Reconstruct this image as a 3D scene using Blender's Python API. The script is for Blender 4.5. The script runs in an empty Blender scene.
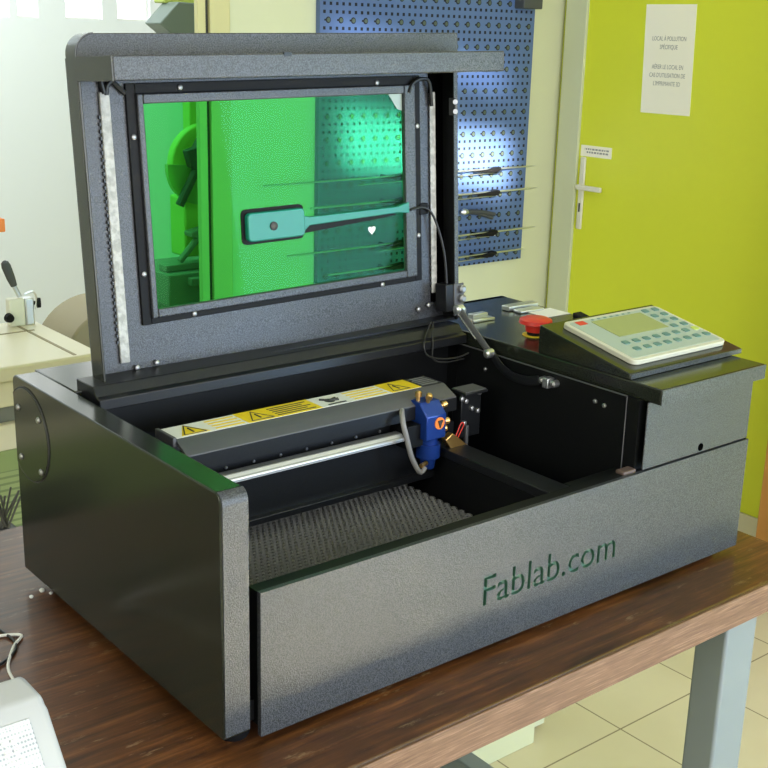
import bpy, bmesh, math, random
from mathutils import Vector, Matrix
random.seed(7)
C = bpy.context.scene.collection
K = 0.25 / 0.3          # survey units -> metres for the machine and its bench
ZO = 0.768              # floor is z = 0 in the finished scene

# ------------------------------------------------------------------ materials
def mat(name, col, rough=.5, metal=0., spec=.5, **kw):
    m = bpy.data.materials.new(name); m.use_nodes = True
    nt = m.node_tree; b = nt.nodes['Principled BSDF']
    b.inputs['Base Color'].default_value = (*col, 1)
    b.inputs['Roughness'].default_value = rough
    b.inputs['Metallic'].default_value = metal
    b.inputs['Specular IOR Level'].default_value = spec
    if kw.get('coat'): b.inputs['Coat Weight'].default_value = kw['coat']; b.inputs['Coat Roughness'].default_value = kw.get('coat_rough', .1)
    if kw.get('emit'):
        b.inputs['Emission Color'].default_value = (*kw['emit'], 1); b.inputs['Emission Strength'].default_value = kw.get('es', 1)
    return m

def N(m, t, **kw):
    n = m.node_tree.nodes.new(t)
    for k, v in kw.items(): setattr(n, k, v)
    return n
def LK(m, a, b): m.node_tree.links.new(a, b)
def P(m): return m.node_tree.nodes['Principled BSDF']
def coords(m, kind='Object'):
    return N(m, 'ShaderNodeTexCoord').outputs[kind]
def ramp(m, fac, stops):
    r = N(m, 'ShaderNodeValToRGB'); e = r.color_ramp.elements
    while len(e) < len(stops): e.new(.5)
    for s, (p, c) in zip(e, stops): s.position = p; s.color = (*c, 1)
    LK(m, fac, r.inputs[0]); return r.outputs[0]
def noise(m, vec, scale, detail=2, rough=.5, scl=None):
    if scl:
        mp = N(m, 'ShaderNodeMapping'); mp.inputs['Scale'].default_value = scl
        LK(m, vec, mp.inputs[0]); vec = mp.outputs[0]
    n = N(m, 'ShaderNodeTexNoise'); n.inputs['Scale'].default_value = scale
    n.inputs['Detail'].default_value = detail; n.inputs['Roughness'].default_value = rough
    LK(m, vec, n.inputs['Vector']); return n.outputs[0]
def bump(m, h, strength, dist):
    b = N(m, 'ShaderNodeBump'); b.inputs['Strength'].default_value = strength; b.inputs['Distance'].default_value = dist
    LK(m, h, b.inputs['Height']); LK(m, b.outputs[0], P(m).inputs['Normal'])
def M_(m, op, a, b=None, c=None):
    n = N(m, 'ShaderNodeMath', operation=op)
    for i, v in enumerate((a, b, c)):
        if v is None: continue
        if isinstance(v, (int, float)): n.inputs[i].default_value = v
        else: LK(m, v, n.inputs[i])
    return n.outputs[0]
def mixc(m, fac, a, b):
    n = N(m, 'ShaderNodeMix', data_type='RGBA')
    if isinstance(fac, (int, float)): n.inputs[0].default_value = fac
    else: LK(m, fac, n.inputs[0])
    for i, v in ((6, a), (7, b)):
        if isinstance(v, tuple): n.inputs[i].default_value = (*v, 1)
        else: LK(m, v, n.inputs[i])
    return n.outputs[2]

MT = {}
def powder(name, a, b, rough, st=.35, metal=0.):
    m = mat(name, a, rough, metal)
    o = coords(m); n = noise(m, o, 700, 2, .55)
    LK(m, ramp(m, n, [(.36, a), (.64, b)]), P(m).inputs['Base Color'])
    bump(m, n, st, .0008); return m
MT['powder'] = powder('textured_powder_coat', (.010, .011, .0135), (.074, .077, .086), .31, .55)
MT['black'] = powder('satin_black_metal', (.007, .0075, .009), (.012, .013, .015), .32, .05)
MT['side'] = powder('semi_gloss_black_metal', (.014, .017, .012), (.018, .021, .015), .18, .03); P(MT['side']).inputs['Specular IOR Level'].default_value = .5
MT['inner'] = powder('matt_black_interior', (.003, .0035, .004), (.006, .0065, .007), .5, .05)
P(MT['inner']).inputs['Specular IOR Level'].default_value = .2; P(MT['black']).inputs['Specular IOR Level'].default_value = .35
MT['rubber'] = mat('black_rubber', (.005, .005, .006), .6, 0, .2)
MT['grey'] = mat('grey_painted_metal', (.085, .085, .09), .42)
MT['alu'] = mat('brushed_aluminium', (.62, .63, .64), .32, .9)
MT['steel'] = mat('bright_steel', (.7, .7, .7), .25, 1.)
MT['brass'] = mat('brass', (.75, .46, .16), .28, .9)
MT['blue'] = mat('blue_anodised_metal', (.012, .045, .24), .3, .35)
MT['orange'] = mat('orange_plastic', (.85, .22, .03), .5)
MT['red'] = mat('red_plastic', (.62, .03, .02), .4)
MT['yellow'] = mat('yellow_plastic', (.82, .60, .02), .5)
MT['white'] = mat('white_print', (.78, .78, .74), .5)
MT['cream_plastic'] = mat('cream_plastic', (.56, .545, .44), .4)
MT['keymint'] = mat('mint_overlay', (.36, .43, .37), .45)
MT['key'] = mat('dark_green_key', (.10, .21, .19), .5)
MT['lcd'] = mat('lcd_glass', (.30, .33, .15), .2)
MT['cable'] = mat('black_cable', (.01, .01, .01), .5)
MT['wcable'] = mat('white_cable', (.75, .74, .68), .5)
MT['hose'] = mat('grey_hose', (.22, .21, .20), .5)
MT['cream'] = mat('cream_paint', (.58, .60, .40), .6)
MT['trim'] = mat('pale_door_frame_paint', (.56, .59, .42), .5)
MT['post'] = mat('yellowish_post_paint', (.55, .52, .26), .5)
MT['brownblock'] = mat('brown_plastic', (.10, .065, .055), .5)
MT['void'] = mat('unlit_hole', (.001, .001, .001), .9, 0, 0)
MT['olivewall'] = mat('soft_olive_wall_paint', (.36, .42, .14), .6)
MT['bolt'] = mat('dull_steel_bolt', (.36, .36, .36), .42, .9)
MT['seam'] = mat('olive_seam', (.22, .23, .10), .7)
MT['dark'] = mat('dark_gap', (.03, .03, .02), .7)
MT['lime'] = mat('lime_green_paint', (.66, .71, .030), .5)
MT['ink'] = mat('black_ink', (.03, .03, .03), .6)
MT['greyink'] = mat('grey_ink', (.25, .25, .25), .6)
MT['paper'] = mat('white_paper', (.90, .87, .75), .7)
MT['teal'] = mat('teal_plastic', (.006, .19, .135), .4)
MT['letter'] = mat('green_inlay', (.05, .13, .085), .5)
MT['legsteel'] = mat('blue_grey_painted_steel', (.19, .22, .23), .45)
MT['sawgreen'] = mat('olive_green_paint', (.23, .30, .10), .5)
MT['sawcream'] = mat('cream_machine_paint', (.66, .61, .46), .35)
MT['sawlime'] = mat('yellow_green_paint', (.50, .60, .12), .45)
MT['darkgrey'] = mat('dark_grey_plastic', (.05, .055, .06), .5)
MT['castgrey'] = mat('cast_iron', (.19, .20, .18), .5)
MT['tan'] = mat('tan_plastic', (.27, .225, .13), .6)
MT['orangewood'] = mat('orange_varnished_wood', (.50, .22, .05), .45)
MT['farwhite'] = mat('white_gloss_panel', (.80, .83, .83), .22)
MT['devwhite'] = mat('white_case_plastic', (.50, .50, .50), .4)
MT['devbeige'] = mat('pale_case_plastic', (.72, .70, .60), .4)
MT['bristle'] = mat('grey_bristles', (.12, .12, .11), .7)

# warm brown varnished bench wood
def wood(name, a, b, c, rough, sx, wear=True, coat=.5, scl=None):
    m = mat(name, a, rough); o = coords(m)
    n = noise(m, o, 9, 6, .6, scl or (sx, 12, 12)); n2 = noise(m, o, 5, 4, .6)
    col = ramp(m, n, [(.3, a), (.55, b), (.75, c)])
    if wear:
        sc = noise(m, o, 38, 5, .75, (.45, 1.7, 1))
        w = ramp(m, sc, [(.60, (0, 0, 0)), (.70, (1, 1, 1))])
        f = M_(m, 'MULTIPLY', w, .6)
        col = mixc(m, f, col, (.38, .26, .14))
        d = ramp(m, n2, [(.35, (.55, .55, .55)), (.6, (1, 1, 1))])
        mm = N(m, 'ShaderNodeMix', data_type='RGBA', blend_type='MULTIPLY'); mm.inputs[0].default_value = 1
        LK(m, col, mm.inputs[6]); LK(m, d, mm.inputs[7]); col = mm.outputs[2]
    LK(m, col, P(m).inputs['Base Color'])
    P(m).inputs['Coat Weight'].default_value = coat; P(m).inputs['Coat Roughness'].default_value = .16
    bump(m, n, .15, .002); return m
MT['bench'] = wood('varnished_brown_wood', (.045, .015, .004), (.125, .042, .010), (.24, .09, .024), .45, 1., True, .32)
MT['benchedge'] = wood('raw_bench_edge_wood', (.085, .038, .018), (.17, .085, .045), (.30, .18, .115), .55, 2.5, False, 0, (2.5, 40, 60))

# ceramic floor tiles
m = MT['tile'] = mat('cream_floor_tiles', (.66, .60, .39), .3)
o = coords(m); sep = N(m, 'ShaderNodeSeparateXYZ'); LK(m, o, sep.inputs[0])
T = .2925
def grid(v, off): 
    f = M_(m, 'FRACT', M_(m, 'DIVIDE', M_(m, 'SUBTRACT', v, off), T)); return M_(m, 'ABSOLUTE', M_(m, 'SUBTRACT', f, .5))
gx, gy = grid(sep.outputs[0], 1.305 - 10 * T), grid(sep.outputs[1], .540 - 10 * T)
g = M_(m, 'GREATER_THAN', M_(m, 'MAXIMUM', gx, gy), .5 - .0062)
tc = ramp(m, noise(m, o, 3, 4), [(.3, (.64, .57, .37)), (.7, (.72, .65, .45))])
LK(m, mixc(m, g, tc, (.27, .22, .13)), P(m).inputs['Base Color'])
LK(m, M_(m, 'MULTIPLY_ADD', g, .4, .28), P(m).inputs['Roughness'])

# pegboard: rows of small square holes, every third row pairs of keyholes
m = MT['peg'] = mat('blue_perforated_steel', (.075, .132, .29), .3)
o = coords(m); sep = N(m, 'ShaderNodeSeparateXYZ'); LK(m, o, sep.inputs[0])
PP = .0196
u = M_(m, 'DIVIDE', sep.outputs[0], PP); v = M_(m, 'DIVIDE', sep.outputs[2], PP)
du = M_(m, 'ABSOLUTE', M_(m, 'SUBTRACT', M_(m, 'FRACT', u), .5)); dv = M_(m, 'ABSOLUTE', M_(m, 'SUBTRACT', M_(m, 'FRACT', v), .5))
sq = M_(m, 'LESS_THAN', M_(m, 'MAXIMUM', du, dv), .2)
row = M_(m, 'FLOORED_MODULO', M_(m, 'FLOOR', v), 3); iskey = M_(m, 'LESS_THAN', row, .5)
sq = M_(m, 'MULTIPLY', sq, M_(m, 'SUBTRACT', 1, iskey))
u2 = M_(m, 'MULTIPLY', M_(m, 'SUBTRACT', M_(m, 'FRACT', M_(m, 'DIVIDE', u, 2)), .5), 2)   # -1..1 cells
vv = M_(m, 'SUBTRACT', M_(m, 'FRACT', v), .5)
uu = M_(m, 'SUBTRACT', u2, .12)
rad = M_(m, 'SQRT', M_(m, 'ADD', M_(m, 'MULTIPLY', uu, uu), M_(m, 'MULTIPLY', vv, vv)))
circ = M_(m, 'LESS_THAN', rad, .40)
inner = M_(m, 'LESS_THAN', M_(m, 'SQRT', M_(m, 'ADD', M_(m, 'MULTIPLY', M_(m, 'SUBTRACT', uu, .06), M_(m, 'SUBTRACT', uu, .06)), M_(m, 'MULTIPLY', vv, vv))), .27)
slot = M_(m, 'MULTIPLY', M_(m, 'LESS_THAN', M_(m, 'ABSOLUTE', vv), .12), M_(m, 'MULTIPLY', M_(m, 'LESS_THAN', uu, 0), M_(m, 'GREATER_THAN', uu, -.62)))
key = M_(m, 'MULTIPLY', iskey, M_(m, 'MAXIMUM', circ, slot))
holes = M_(m, 'MAXIMUM', sq, key)
col = mixc(m, holes, (.075, .132, .29), (.003, .004, .008))
col = mixc(m, M_(m, 'MULTIPLY', iskey, inner), col, (.075, .10, .07))
LK(m, col, P(m).inputs['Base Color'])
LK(m, M_(m, 'MULTIPLY_ADD', holes, .5, .3), P(m).inputs['Roughness'])

# tinted acrylic
m = MT['acrylic'] = bpy.data.materials.new('green_acrylic'); m.use_nodes = True
nt = m.node_tree; nt.nodes.remove(nt.nodes['Principled BSDF'])
tr = N(m, 'ShaderNodeBsdfTransparent'); tr.inputs[0].default_value = (.31, .86, .45, 1)
gl = N(m, 'ShaderNodeBsdfGlossy'); gl.inputs['Roughness'].default_value = .03
fr = N(m, 'ShaderNodeFresnel'); fr.inputs[0].default_value = 1.12
mx = N(m, 'ShaderNodeMixShader'); LK(m, fr.outputs[0], mx.inputs[0]); LK(m, tr.outputs[0], mx.inputs[1]); LK(m, gl.outputs[0], mx.inputs[2])
LK(m, mx.outputs[0], nt.nodes['Material Output'].inputs[0])
# hazy translucent guard plastic
def clear(name, c, k):
    m = bpy.data.materials.new(name); m.use_nodes = True
    nt = m.node_tree; b = nt.nodes['Principled BSDF']; b.inputs['Base Color'].default_value = (*c, 1); b.inputs['Roughness'].default_value = .3
    tr = N(m, 'ShaderNodeBsdfTransparent'); tr.inputs[0].default_value = (*[min(1, x * 1.6) for x in c], 1)
    mx = N(m, 'ShaderNodeMixShader'); mx.inputs[0].default_value = k
    LK(m, tr.outputs[0], mx.inputs[1]); LK(m, b.outputs[0], mx.inputs[2]); LK(m, mx.outputs[0], nt.nodes['Material Output'].inputs[0]); return m
MT['smoke'] = clear('smoky_clear_plastic', (.20, .25, .22), .75)
MT['guard'] = clear('lime_clear_plastic', (.45, .60, .22), .6)
# grille
m = MT['grille'] = mat('perforated_white_panel', (.72, .73, .74), .5); o = coords(m)
vo = N(m, 'ShaderNodeTexVoronoi'); vo.inputs['Scale'].default_value = 330; vo.inputs['Randomness'].default_value = .15; LK(m, o, vo.inputs[0])
LK(m, ramp(m, vo.outputs[0], [(.25, (.32, .34, .36)), (.45, (.60, .60, .60))]), P(m).inputs['Base Color'])
# LED strip: pale silicone with chips
m = MT['led'] = mat('led_strip_silicone', (.5, .5, .46), .6); o = coords(m)
w = noise(m, o, 130, 2); LK(m, ramp(m, w, [(.4, (.36, .35, .32)), (.6, (.54, .53, .49))]), P(m).inputs['Base Color']); bump(m, w, .5, .003)
# louvred green
m = MT['louvre'] = mat('louvred_green_panel', (.15, .20, .06), .55); o = coords(m); sep = N(m, 'ShaderNodeSeparateXYZ'); LK(m, o, sep.inputs[0])
fz = M_(m, 'FRACT', M_(m, 'DIVIDE', sep.outputs[2], .012)); LK(m, mixc(m, M_(m, 'LESS_THAN', fz, .35), (.27, .33, .13), (.16, .21, .08)), P(m).inputs['Base Color'])
# ridged rail
m = MT['rail'] = mat('grooved_silver_rail', (.6, .6, .6), .4, .7); o = coords(m); sep = N(m, 'ShaderNodeSeparateXYZ'); LK(m, o, sep.inputs[0])
fz = M_(m, 'FRACT', M_(m, 'DIVIDE', sep.outputs[2], .0036)); LK(m, mixc(m, M_(m, 'LESS_THAN', fz, .3), (.72, .72, .72), (.42, .42, .42)), P(m).inputs['Base Color'])
m = MT['skyglow'] = mat('daylight_pane', (1, 1, 1), .5, emit=(1, 1, 1), es=1.6)
m = MT['honey'] = mat('honeycomb_foil', (.24, .235, .225), .42, .3)

# ------------------------------------------------------------------ mesh builder
ident = lambda p: p
class MB:
    def __init__(s, xf=ident): s.v = []; s.f = []; s.mi = []; s.xf = xf; s.cur = 0
    def add(s, vs, fs):
        b = len(s.v); s.v += [Vector(s.xf(Vector(p))) for p in vs]
        for f in fs: s.f.append([b + i for i in f]); s.mi.append(s.cur)
        return s
    def box(s, x0, x1, y0, y1, z0, z1):
        vs = [(x, y, z) for z in (z0, z1) for y in (y0, y1) for x in (x0, x1)]
        return s.add(vs, [(0, 2, 3, 1), (4, 5, 7, 6), (0, 1, 5, 4), (2, 6, 7, 3), (0, 4, 6, 2), (1, 3, 7, 5)])
    def prism(s, pts, axis, a, b):
        n = len(pts)
        def p3(p, t):
            return {'x': (t, p[0], p[1]), 'y': (p[0], t, p[1]), 'z': (p[0], p[1], t)}[axis]
        vs = [p3(p, a) for p in pts] + [p3(p, b) for p in pts]
        fs = [list(range(n))[::-1], list(range(n, 2 * n))] + [(i, (i + 1) % n, n + (i + 1) % n, n + i) for i in range(n)]
        return s.add(vs, fs)
    def lathe(s, p0, d, prof, n=20):
        """prof: list of (distance along d, radius)"""
        p0 = Vector(p0); d = Vector(d).normalized(); a = d.orthogonal().normalized(); b = d.cross(a)
        vs = []; fs = []
        for t, r in prof:
            for i in range(n):
                w = 2 * math.pi * i / n; vs.append(p0 + d * t + (a * math.cos(w) + b * math.sin(w)) * r)
        m = len(prof)
        for k in range(m - 1):
            for i in range(n): fs.append((k * n + i, k * n + (i + 1) % n, (k + 1) * n + (i + 1) % n, (k + 1) * n + i))
        fs.append(list(range(n))[::-1]); fs.append([(m - 1) * n + i for i in range(n)])
        return s.add(vs, fs)
    def cyl(s, p0, p1, r, n=16):
        p0, p1 = Vector(p0), Vector(p1); return s.lathe(p0, p1 - p0, [(0, r), ((p1 - p0).length, r)], n)
    def tube(s, pts, r, n=8, smooth=4, flat=None):
        P_ = [Vector(p) for p in pts]
        if smooth and len(P_) > 2:
            out = []
            for i in range(len(P_) - 1):
                a, b, c, d = P_[max(i - 1, 0)], P_[i], P_[i + 1], P_[min(i + 2, len(P_) - 1)]
                for k in range(smooth):
                    t = k / smooth
                    out.append(.5 * ((2 * b) + (c - a) * t + (2 * a - 5 * b + 4 * c - d) * t * t + (3 * b - a - 3 * c + d) * t ** 3))
            P_ = out + [P_[-1]]
        vs = []; fs = []; prev = None
        for i, p in enumerate(P_):
            t = (P_[min(i + 1, len(P_) - 1)] - P_[max(i - 1, 0)]).normalized()
            a = t.orthogonal().normalized() if prev is None else (prev - t * prev.dot(t)).normalized()
            if flat is not None: a = (Vector(flat) - t * Vector(flat).dot(t)).normalized()
            prev = a; b = t.cross(a)
            ra, rb = (r if isinstance(r, tuple) else (r, r))
            for j in range(n):
                w = 2 * math.pi * (j + .5) / n; vs.append(p + a * math.cos(w) * ra + b * math.sin(w) * rb)
        for i in range(len(P_) - 1):
            for j in range(n): fs.append((i * n + j, i * n + (j + 1) % n, (i + 1) * n + (j + 1) % n, (i + 1) * n + j))
        fs.append(list(range(n))[::-1]); fs.append([(len(P_) - 1) * n + j for j in range(n)])
        return s.add(vs, fs)
    def build(s, name, mats, parent=None, bevel=0, seg=2, smooth=True, sharp=35):
        mats = mats if isinstance(mats, (list, tuple)) else [mats]
        me = bpy.data.meshes.new(name)
        if parent is not None: org = world_loc(parent)
        else:
            xs = [p.x for p in s.v]; ys = [p.y for p in s.v]; zs = [p.z for p in s.v]
            org = Vector(((min(xs) + max(xs)) / 2, (min(ys) + max(ys)) / 2, min(zs)))
        if name in ('floor',): org = Vector((0, 0, 0))
        me.from_pydata([p - org for p in s.v], [], s.f)
        for q in mats: me.materials.append(MT[q])
        for p, i in zip(me.polygons, s.mi): p.material_index = i
        bm = bmesh.new(); bm.from_mesh(me); bmesh.ops.recalc_face_normals(bm, faces=bm.faces); bm.to_mesh(me); bm.free()
        if smooth:
            for p in me.polygons: p.use_smooth = True
            me.set_sharp_from_angle(angle=math.radians(sharp))
        o = bpy.data.objects.new(name, me); C.objects.link(o)
        if parent is not None: o.parent = parent
        else: o.location = org
        if bevel:
            b = o.modifiers.new('bevel', 'BEVEL'); b.width = bevel; b.segments = seg; b.limit_method = 'ANGLE'; b.angle_limit = math.radians(40); b.harden_normals = False
        return o
def world_loc(o):
    l = o.location.copy()
    while o.parent is not None: o = o.parent; l += o.location
    return l
def tag(o, label, cat, group=None):
    o['label'] = label; o['category'] = cat
    if group: o['group'] = group
    return o
def thing(name, label, cat, loc, group=None):
    o = bpy.data.objects.new(name, None); C.objects.link(o); o.location = loc; o.empty_display_size = .05
    return tag(o, label, cat, group)
def struct(o, kind='structure'): o['kind'] = kind; return o
def text_mb(body, size, xf, depth=.0004, align='CENTER', sx=1.):
    cu = bpy.data.curves.new('t', 'FONT'); cu.body = body; cu.size = size; cu.align_x = align; cu.extrude = depth; cu.resolution_u = 3
    o = bpy.data.objects.new('t', cu); C.objects.link(o)
    dg = bpy.context.evaluated_depsgraph_get(); me = bpy.data.meshes.new_from_object(o.evaluated_get(dg))
    b = MB(xf); b.add([(p.co.x * sx, p.co.y, p.co.z) for p in me.vertices], [tuple(f.vertices) for f in me.polygons])
    bpy.data.objects.remove(o); bpy.data.curves.remove(cu); bpy.data.meshes.remove(me); return b

mx_ = lambda p: p * K                       # machine survey units -> metres
def MM(): return MB(mx_)
def arc(cx, cy, r, a0, a1, n=6): return [(cx + r * math.cos(math.radians(a0 + (a1 - a0) * i / n)), cy + r * math.sin(math.radians(a0 + (a1 - a0) * i / n))) for i in range(n + 1)]

# ================================================================== the laser engraver
eng = thing('laser_engraver', 'black desktop laser engraver with raised lid and green window, standing on the wooden bench', 'laser engraver', (.40, .23, -.0183))

# left side panel with rounded top corners
prof = arc(.012, .288, .012, 180, 90) + arc(.55, .288, .012, 90, 0) + [(.562, 0), (0, 0)]
sp = MM().prism(prof, 'x', 0, .034).build('side_panel', 'side', eng, .0015)
# grey textured front edge strip of that panel
st = MM().prism([(-.002, .004), (-.002, .285)] + arc(.0125, .286, .0145, 180, 105, 4) + [(.009, .296), (.0, .283), (.0, .004)], 'x', .002, .0345).build('edge_strip', 'powder', sp)
cov = MM().prism([p for p in arc(.513, .222, .067, 48, 312, 30)] , 'x', -.002, .001).build('access_cover', 'side', sp, .0006)
MM().tube([(-.0005, y, z) for y, z in arc(.513, .222, .068, 48, 312, 30)], .0014, 6, 0).build('cover_gap', 'ink', sp)
for y, z in ((.54, .256), (.471, .255), (.54, .182), (.472, .179)):
    MM().lathe((-.001, y, z), (-1, 0, 0), [(0, .005), (.002, .005), (.004, .003)], 12).build('screw', 'bolt', sp)

# base pan, rear wall, rear deck
MM().box(.034, .966, .012, .56, .004, .03).build('base_pan', 'inner', eng)
MM().box(.034, .966, .55, .562, .004, .30).build('rear_panel', 'side', eng)
dk = MM().box(.034, .708, .43, .56, .288, .3005).build('rear_deck', 'side', eng, .0015)
MM().box(.034, .708, .425, .43, .10, .29).build('inner_back', 'inner', eng)
MM().prism([(.375, .285), (.445, .285), (.445, .314), (.395, .314), (.385, .302), (.375, .300)], 'x', .044, .703).build('hinge_beam', 'black', eng, .0012)
# feet
for x, y in ((.035, .035), (.93, .035), (.035, .50), (.93, .50)):
    MM().lathe((x, y, -.0219), (0, 0, 1), [(0, .017), (.004, .019), (.026, .019)], 20).build('foot', 'rubber', eng)

# front panel with the cut-out name
MM().box(.049, .966, .0041, .022, .0, .171).build('panel_core', 'inner', eng)
fp = MM().box(.049, .971, -.003, .004, -.012, .1715).build('front_panel', 'powder', eng, .0016)
A = .0505; tx = lambda p: Vector(((.530 + p.x) * K, (-.0005 - p.z) * K, (A + p.y) * K)) if True else p
cut = text_mb('Fablab.com', .0615, tx, .0040, sx=.98).build('cutter', 'letter', None)
bm_ = bmesh.new(); bm_.from_mesh(cut.data); bmesh.ops.remove_doubles(bm_, verts=bm_.verts, dist=1e-6); bmesh.ops.recalc_face_normals(bm_, faces=bm_.faces); bm_.to_mesh(cut.data); bm_.free()
bo = fp.modifiers.new('letters', 'BOOLEAN'); bo.operation = 'DIFFERENCE'; bo.solver = 'EXACT'; bo.object = cut
try: bo.material_mode = 'TRANSFER'
except Exception: pass
fp.modifiers.move(1, 0)
# apply the stack, drop the cutter
bpy.context.view_layer.update()
dg = bpy.context.evaluated_depsgraph_get(); me2 = bpy.data.meshes.new_from_object(fp.evaluated_get(dg))
fp.modifiers.clear(); fp.data = me2; me2.polygons.foreach_set('use_smooth', [False] * len(me2.polygons)); bpy.data.objects.remove(cut)
txb = lambda p: Vector(((.530 + p.x) * K, (.0031 - p.z) * K, (A + p.y) * K))
lt = text_mb('Fablab.com', .0615, txb, .0006, sx=.98).build('lettering', 'letter', fp); lt['label'] = 'green cut-out lettering on the front panel'
# front rail behind the panel
MM().box(.049, .708, .022, .027, .02, .166).build('front_rail', 'inner', eng, .001)
MM().tube([(.07, .026, .1662), (.708, .026, .1662)], .0012, 6, 0).build('rail_edge', 'black', eng)
MM().box(.676, .704, .004, .020, .1705, .1765).build('latch_block', 'brownblock', eng, .0015)['label'] = 'brownish latch block at the end of the front rail'
# fixed right-hand housing
hs = MM().box(.708, .966, .012, .553, .03, .277).build('control_housing', 'inner', eng)
MM().box(.7065, .709, .034, .40, .10, .278).build('inner_cover', 'inner', hs, .0008)
MM().tube([(.7062, .034, .10), (.7062, .034, .279), (.7062, .40, .279)], .0011, 6, 0).build('cover_edge', 'grey', hs)  # thin grey line painted in as the highlight along the cover's edge
for y, z in ((.075, .254), (.093, .256), (.33, .25), (.10, .118)):
    MM().lathe((.7065, y, z), (-1, 0, 0), [(0, .0036), (.002, .0034), (.0032, .002)], 10).build('screw', 'bolt', hs)
fc = MM().box(.711, .968, -.0015, .001, .174, .277).build('front_cover', 'powder', eng, .001)
MM().lathe((.847, -.0012, .1825), (0, -1, 0), [(0, .0062), (.0008, .0062)], 16).build('keyhole', 'void', fc)
MM().box(.965, .968, .0, .555, .004, .277).build('right_panel', 'side', eng)
tp = MM().box(.715, .967, -.020, .562, .276, .300).build('top_plate', 'side', eng, .002)
MM().box(.7152, .9668, -.0212, -.0198, .2768, .2992).build('front_skin', 'powder', tp)
# things fitted on the top plate
tl = MM().box(.88, .955, .455, .475, .3005, .309).box(.885, .945, .43, .45, .3005, .305).build('latch', 'alu', tp, .001)
MM().box(.905, .965, .385, .435, .3002, .3008).build('type_plate', 'white', tp)['label'] = 'pale rectangular type plate'
MM().box(.765, .815, .424, .452, .3, .305).box(.77, .805, .432, .446, .305, .313).build('hasp', 'alu', tp, .001)
MM().prism([(.335, .3), (.362, .3), (.362, .309), (.335, .304)], 'x', .945, .966).build('toggle', 'rubber', tp, .0015)
# emergency stop
es = MM().lathe((.795, .308, .300), (0, 0, 1), [(0, .013), (.006, .013), (.007, .016), (.018, .018), (.021, .028), (.027, .027), (.030, .020)], 24).build('emergency_stop', 'red', eng, 0)
MM().lathe((.795, .308, .3002), (0, 0, 1), [(0, .021), (.001, .021)], 28).build('ring', 'yellow', es)
MM().lathe((.795, .308, .3005), (0, 0, 1), [(0, .0135), (.009, .0135)], 20).build('collar', 'rubber', es)
# sloping keypad housing
WZ0, WZ1, WY0, WY1, WX0, WX1 = .309, .345, .040, .225, .716, .988
kh = MM().prism([(WY0, .3), (WY0, WZ0), (WY1, WZ1), (WY1, .3)], 'x', WX0, WX1).build('keypad_housing', 'side', eng, .0015)
MM().box(WX0 + .002, WX1 - .001, WY0 - .0012, WY0 + .001, .301, WZ0 - .001).build('front_lip', 'powder', kh)
SL = math.atan2(WZ1 - WZ0, WY1 - WY0)
def kxf(p):     # local: x across, y up the slope, z off the slope
    return Vector((p.x, WY0 + p.y * math.cos(SL) - p.z * math.sin(SL), WZ0 + p.y * math.sin(SL) + p.z * math.cos(SL))) * K
KX0, KX1, KY0, KY1 = .744, .972, .018, .170
def rrect(x0, x1, y0, y1, r, n=4):
    return arc(x1 - r, y1 - r, r, 0, 90, n) + arc(x0 + r, y1 - r, r, 90, 180, n) + arc(x0 + r, y0 + r, r, 180, 270, n) + arc(x1 - r, y0 + r, r, 270, 360, n)
kp = MB(kxf).prism(rrect(KX0, KX1, KY0, KY1, .012), 'z', 0, .008).build('keypad', 'cream_plastic', eng, .0012)
MB(kxf).prism(rrect(KX0 + .008, KX1 - .008, KY0 + .008, KY1 - .008, .005), 'z', .008, .0085).build('overlay', 'keymint', kp)
ku = lambda u: KX0 + u * (KX1 - KX0)
kv = lambda v: KY1 - v * (KY1 - KY0)
MB(kxf).box(ku(.22), ku(.745), kv(.51), kv(.11), .0085, .0092).build('screen', 'lcd', kp)
MB(kxf).box(ku(.09), ku(.17), kv(.14), kv(.06), .0085, .009).build('emblem', 'red', kp)
b = MB(kxf)
for i in range(7): b.box(ku(.25 + i * .065), ku(.275 + i * .065), kv(.085), kv(.06), .0085, .0088)
b.build('indicator_marks', 'key', kp)
spots = [(.185 + i * .107, v) for v in (.64, .79) for i in range(8)] + [(u, v) for v in (.10, .235, .37, .505) for u in (.81, .92)]
for u, v in spots:
    MB(kxf).prism(rrect(ku(u) - .0064, ku(u) + .0064, kv(v) - .0054, kv(v) + .0054, .0025, 3), 'z', .0085, .0098).build('key', 'key' if (u, v) != spots[7] else 'sawlime', kp)

# ------------------------------------------------ inside the well
bed = MM()
p = .0098; r_ = p / math.sqrt(3)
ny = int(.345 / (1.5 * r_)); nx = int(.49 / p)
for j in range(ny):
    for i in range(nx):
        cx = .056 + p * (i + .5 * (j % 2)); cy = .036 + 1.5 * r_ * j
        vs = []; n = 6
        for k in range(6):
            w = math.radians(60 * k + 30)
            for rr, z in ((r_ * 1.0, .082), (r_ * .80, .084), (r_ * .74, .070)): vs.append((cx + rr * math.cos(w), cy + rr * math.sin(w), z))
        fs = []
        for k in range(6):
            a, c = k * 3, ((k + 1) % 6) * 3
            fs += [(a, c, c + 1, a + 1), (a + 1, c + 1, c + 2, a + 2)]
        bed.add(vs, fs)
bd = bed.build('honeycomb_bed', 'honey', eng, smooth=False)
MM().box(.048, .55, .03, .40, .0685, .0705).build('bed_backing', 'inner', eng)
MM().box(.551, .556, .027, .42, .03, .151).build('well_wall', 'inner', eng)
MM().box(.551, .594, .027, .42, .151, .165).build('side_ledge', 'black', eng, .001)
MM().box(.595, .708, .027, .046, .150, .165).build('corner_ledge', 'inner', eng, .001)
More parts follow.
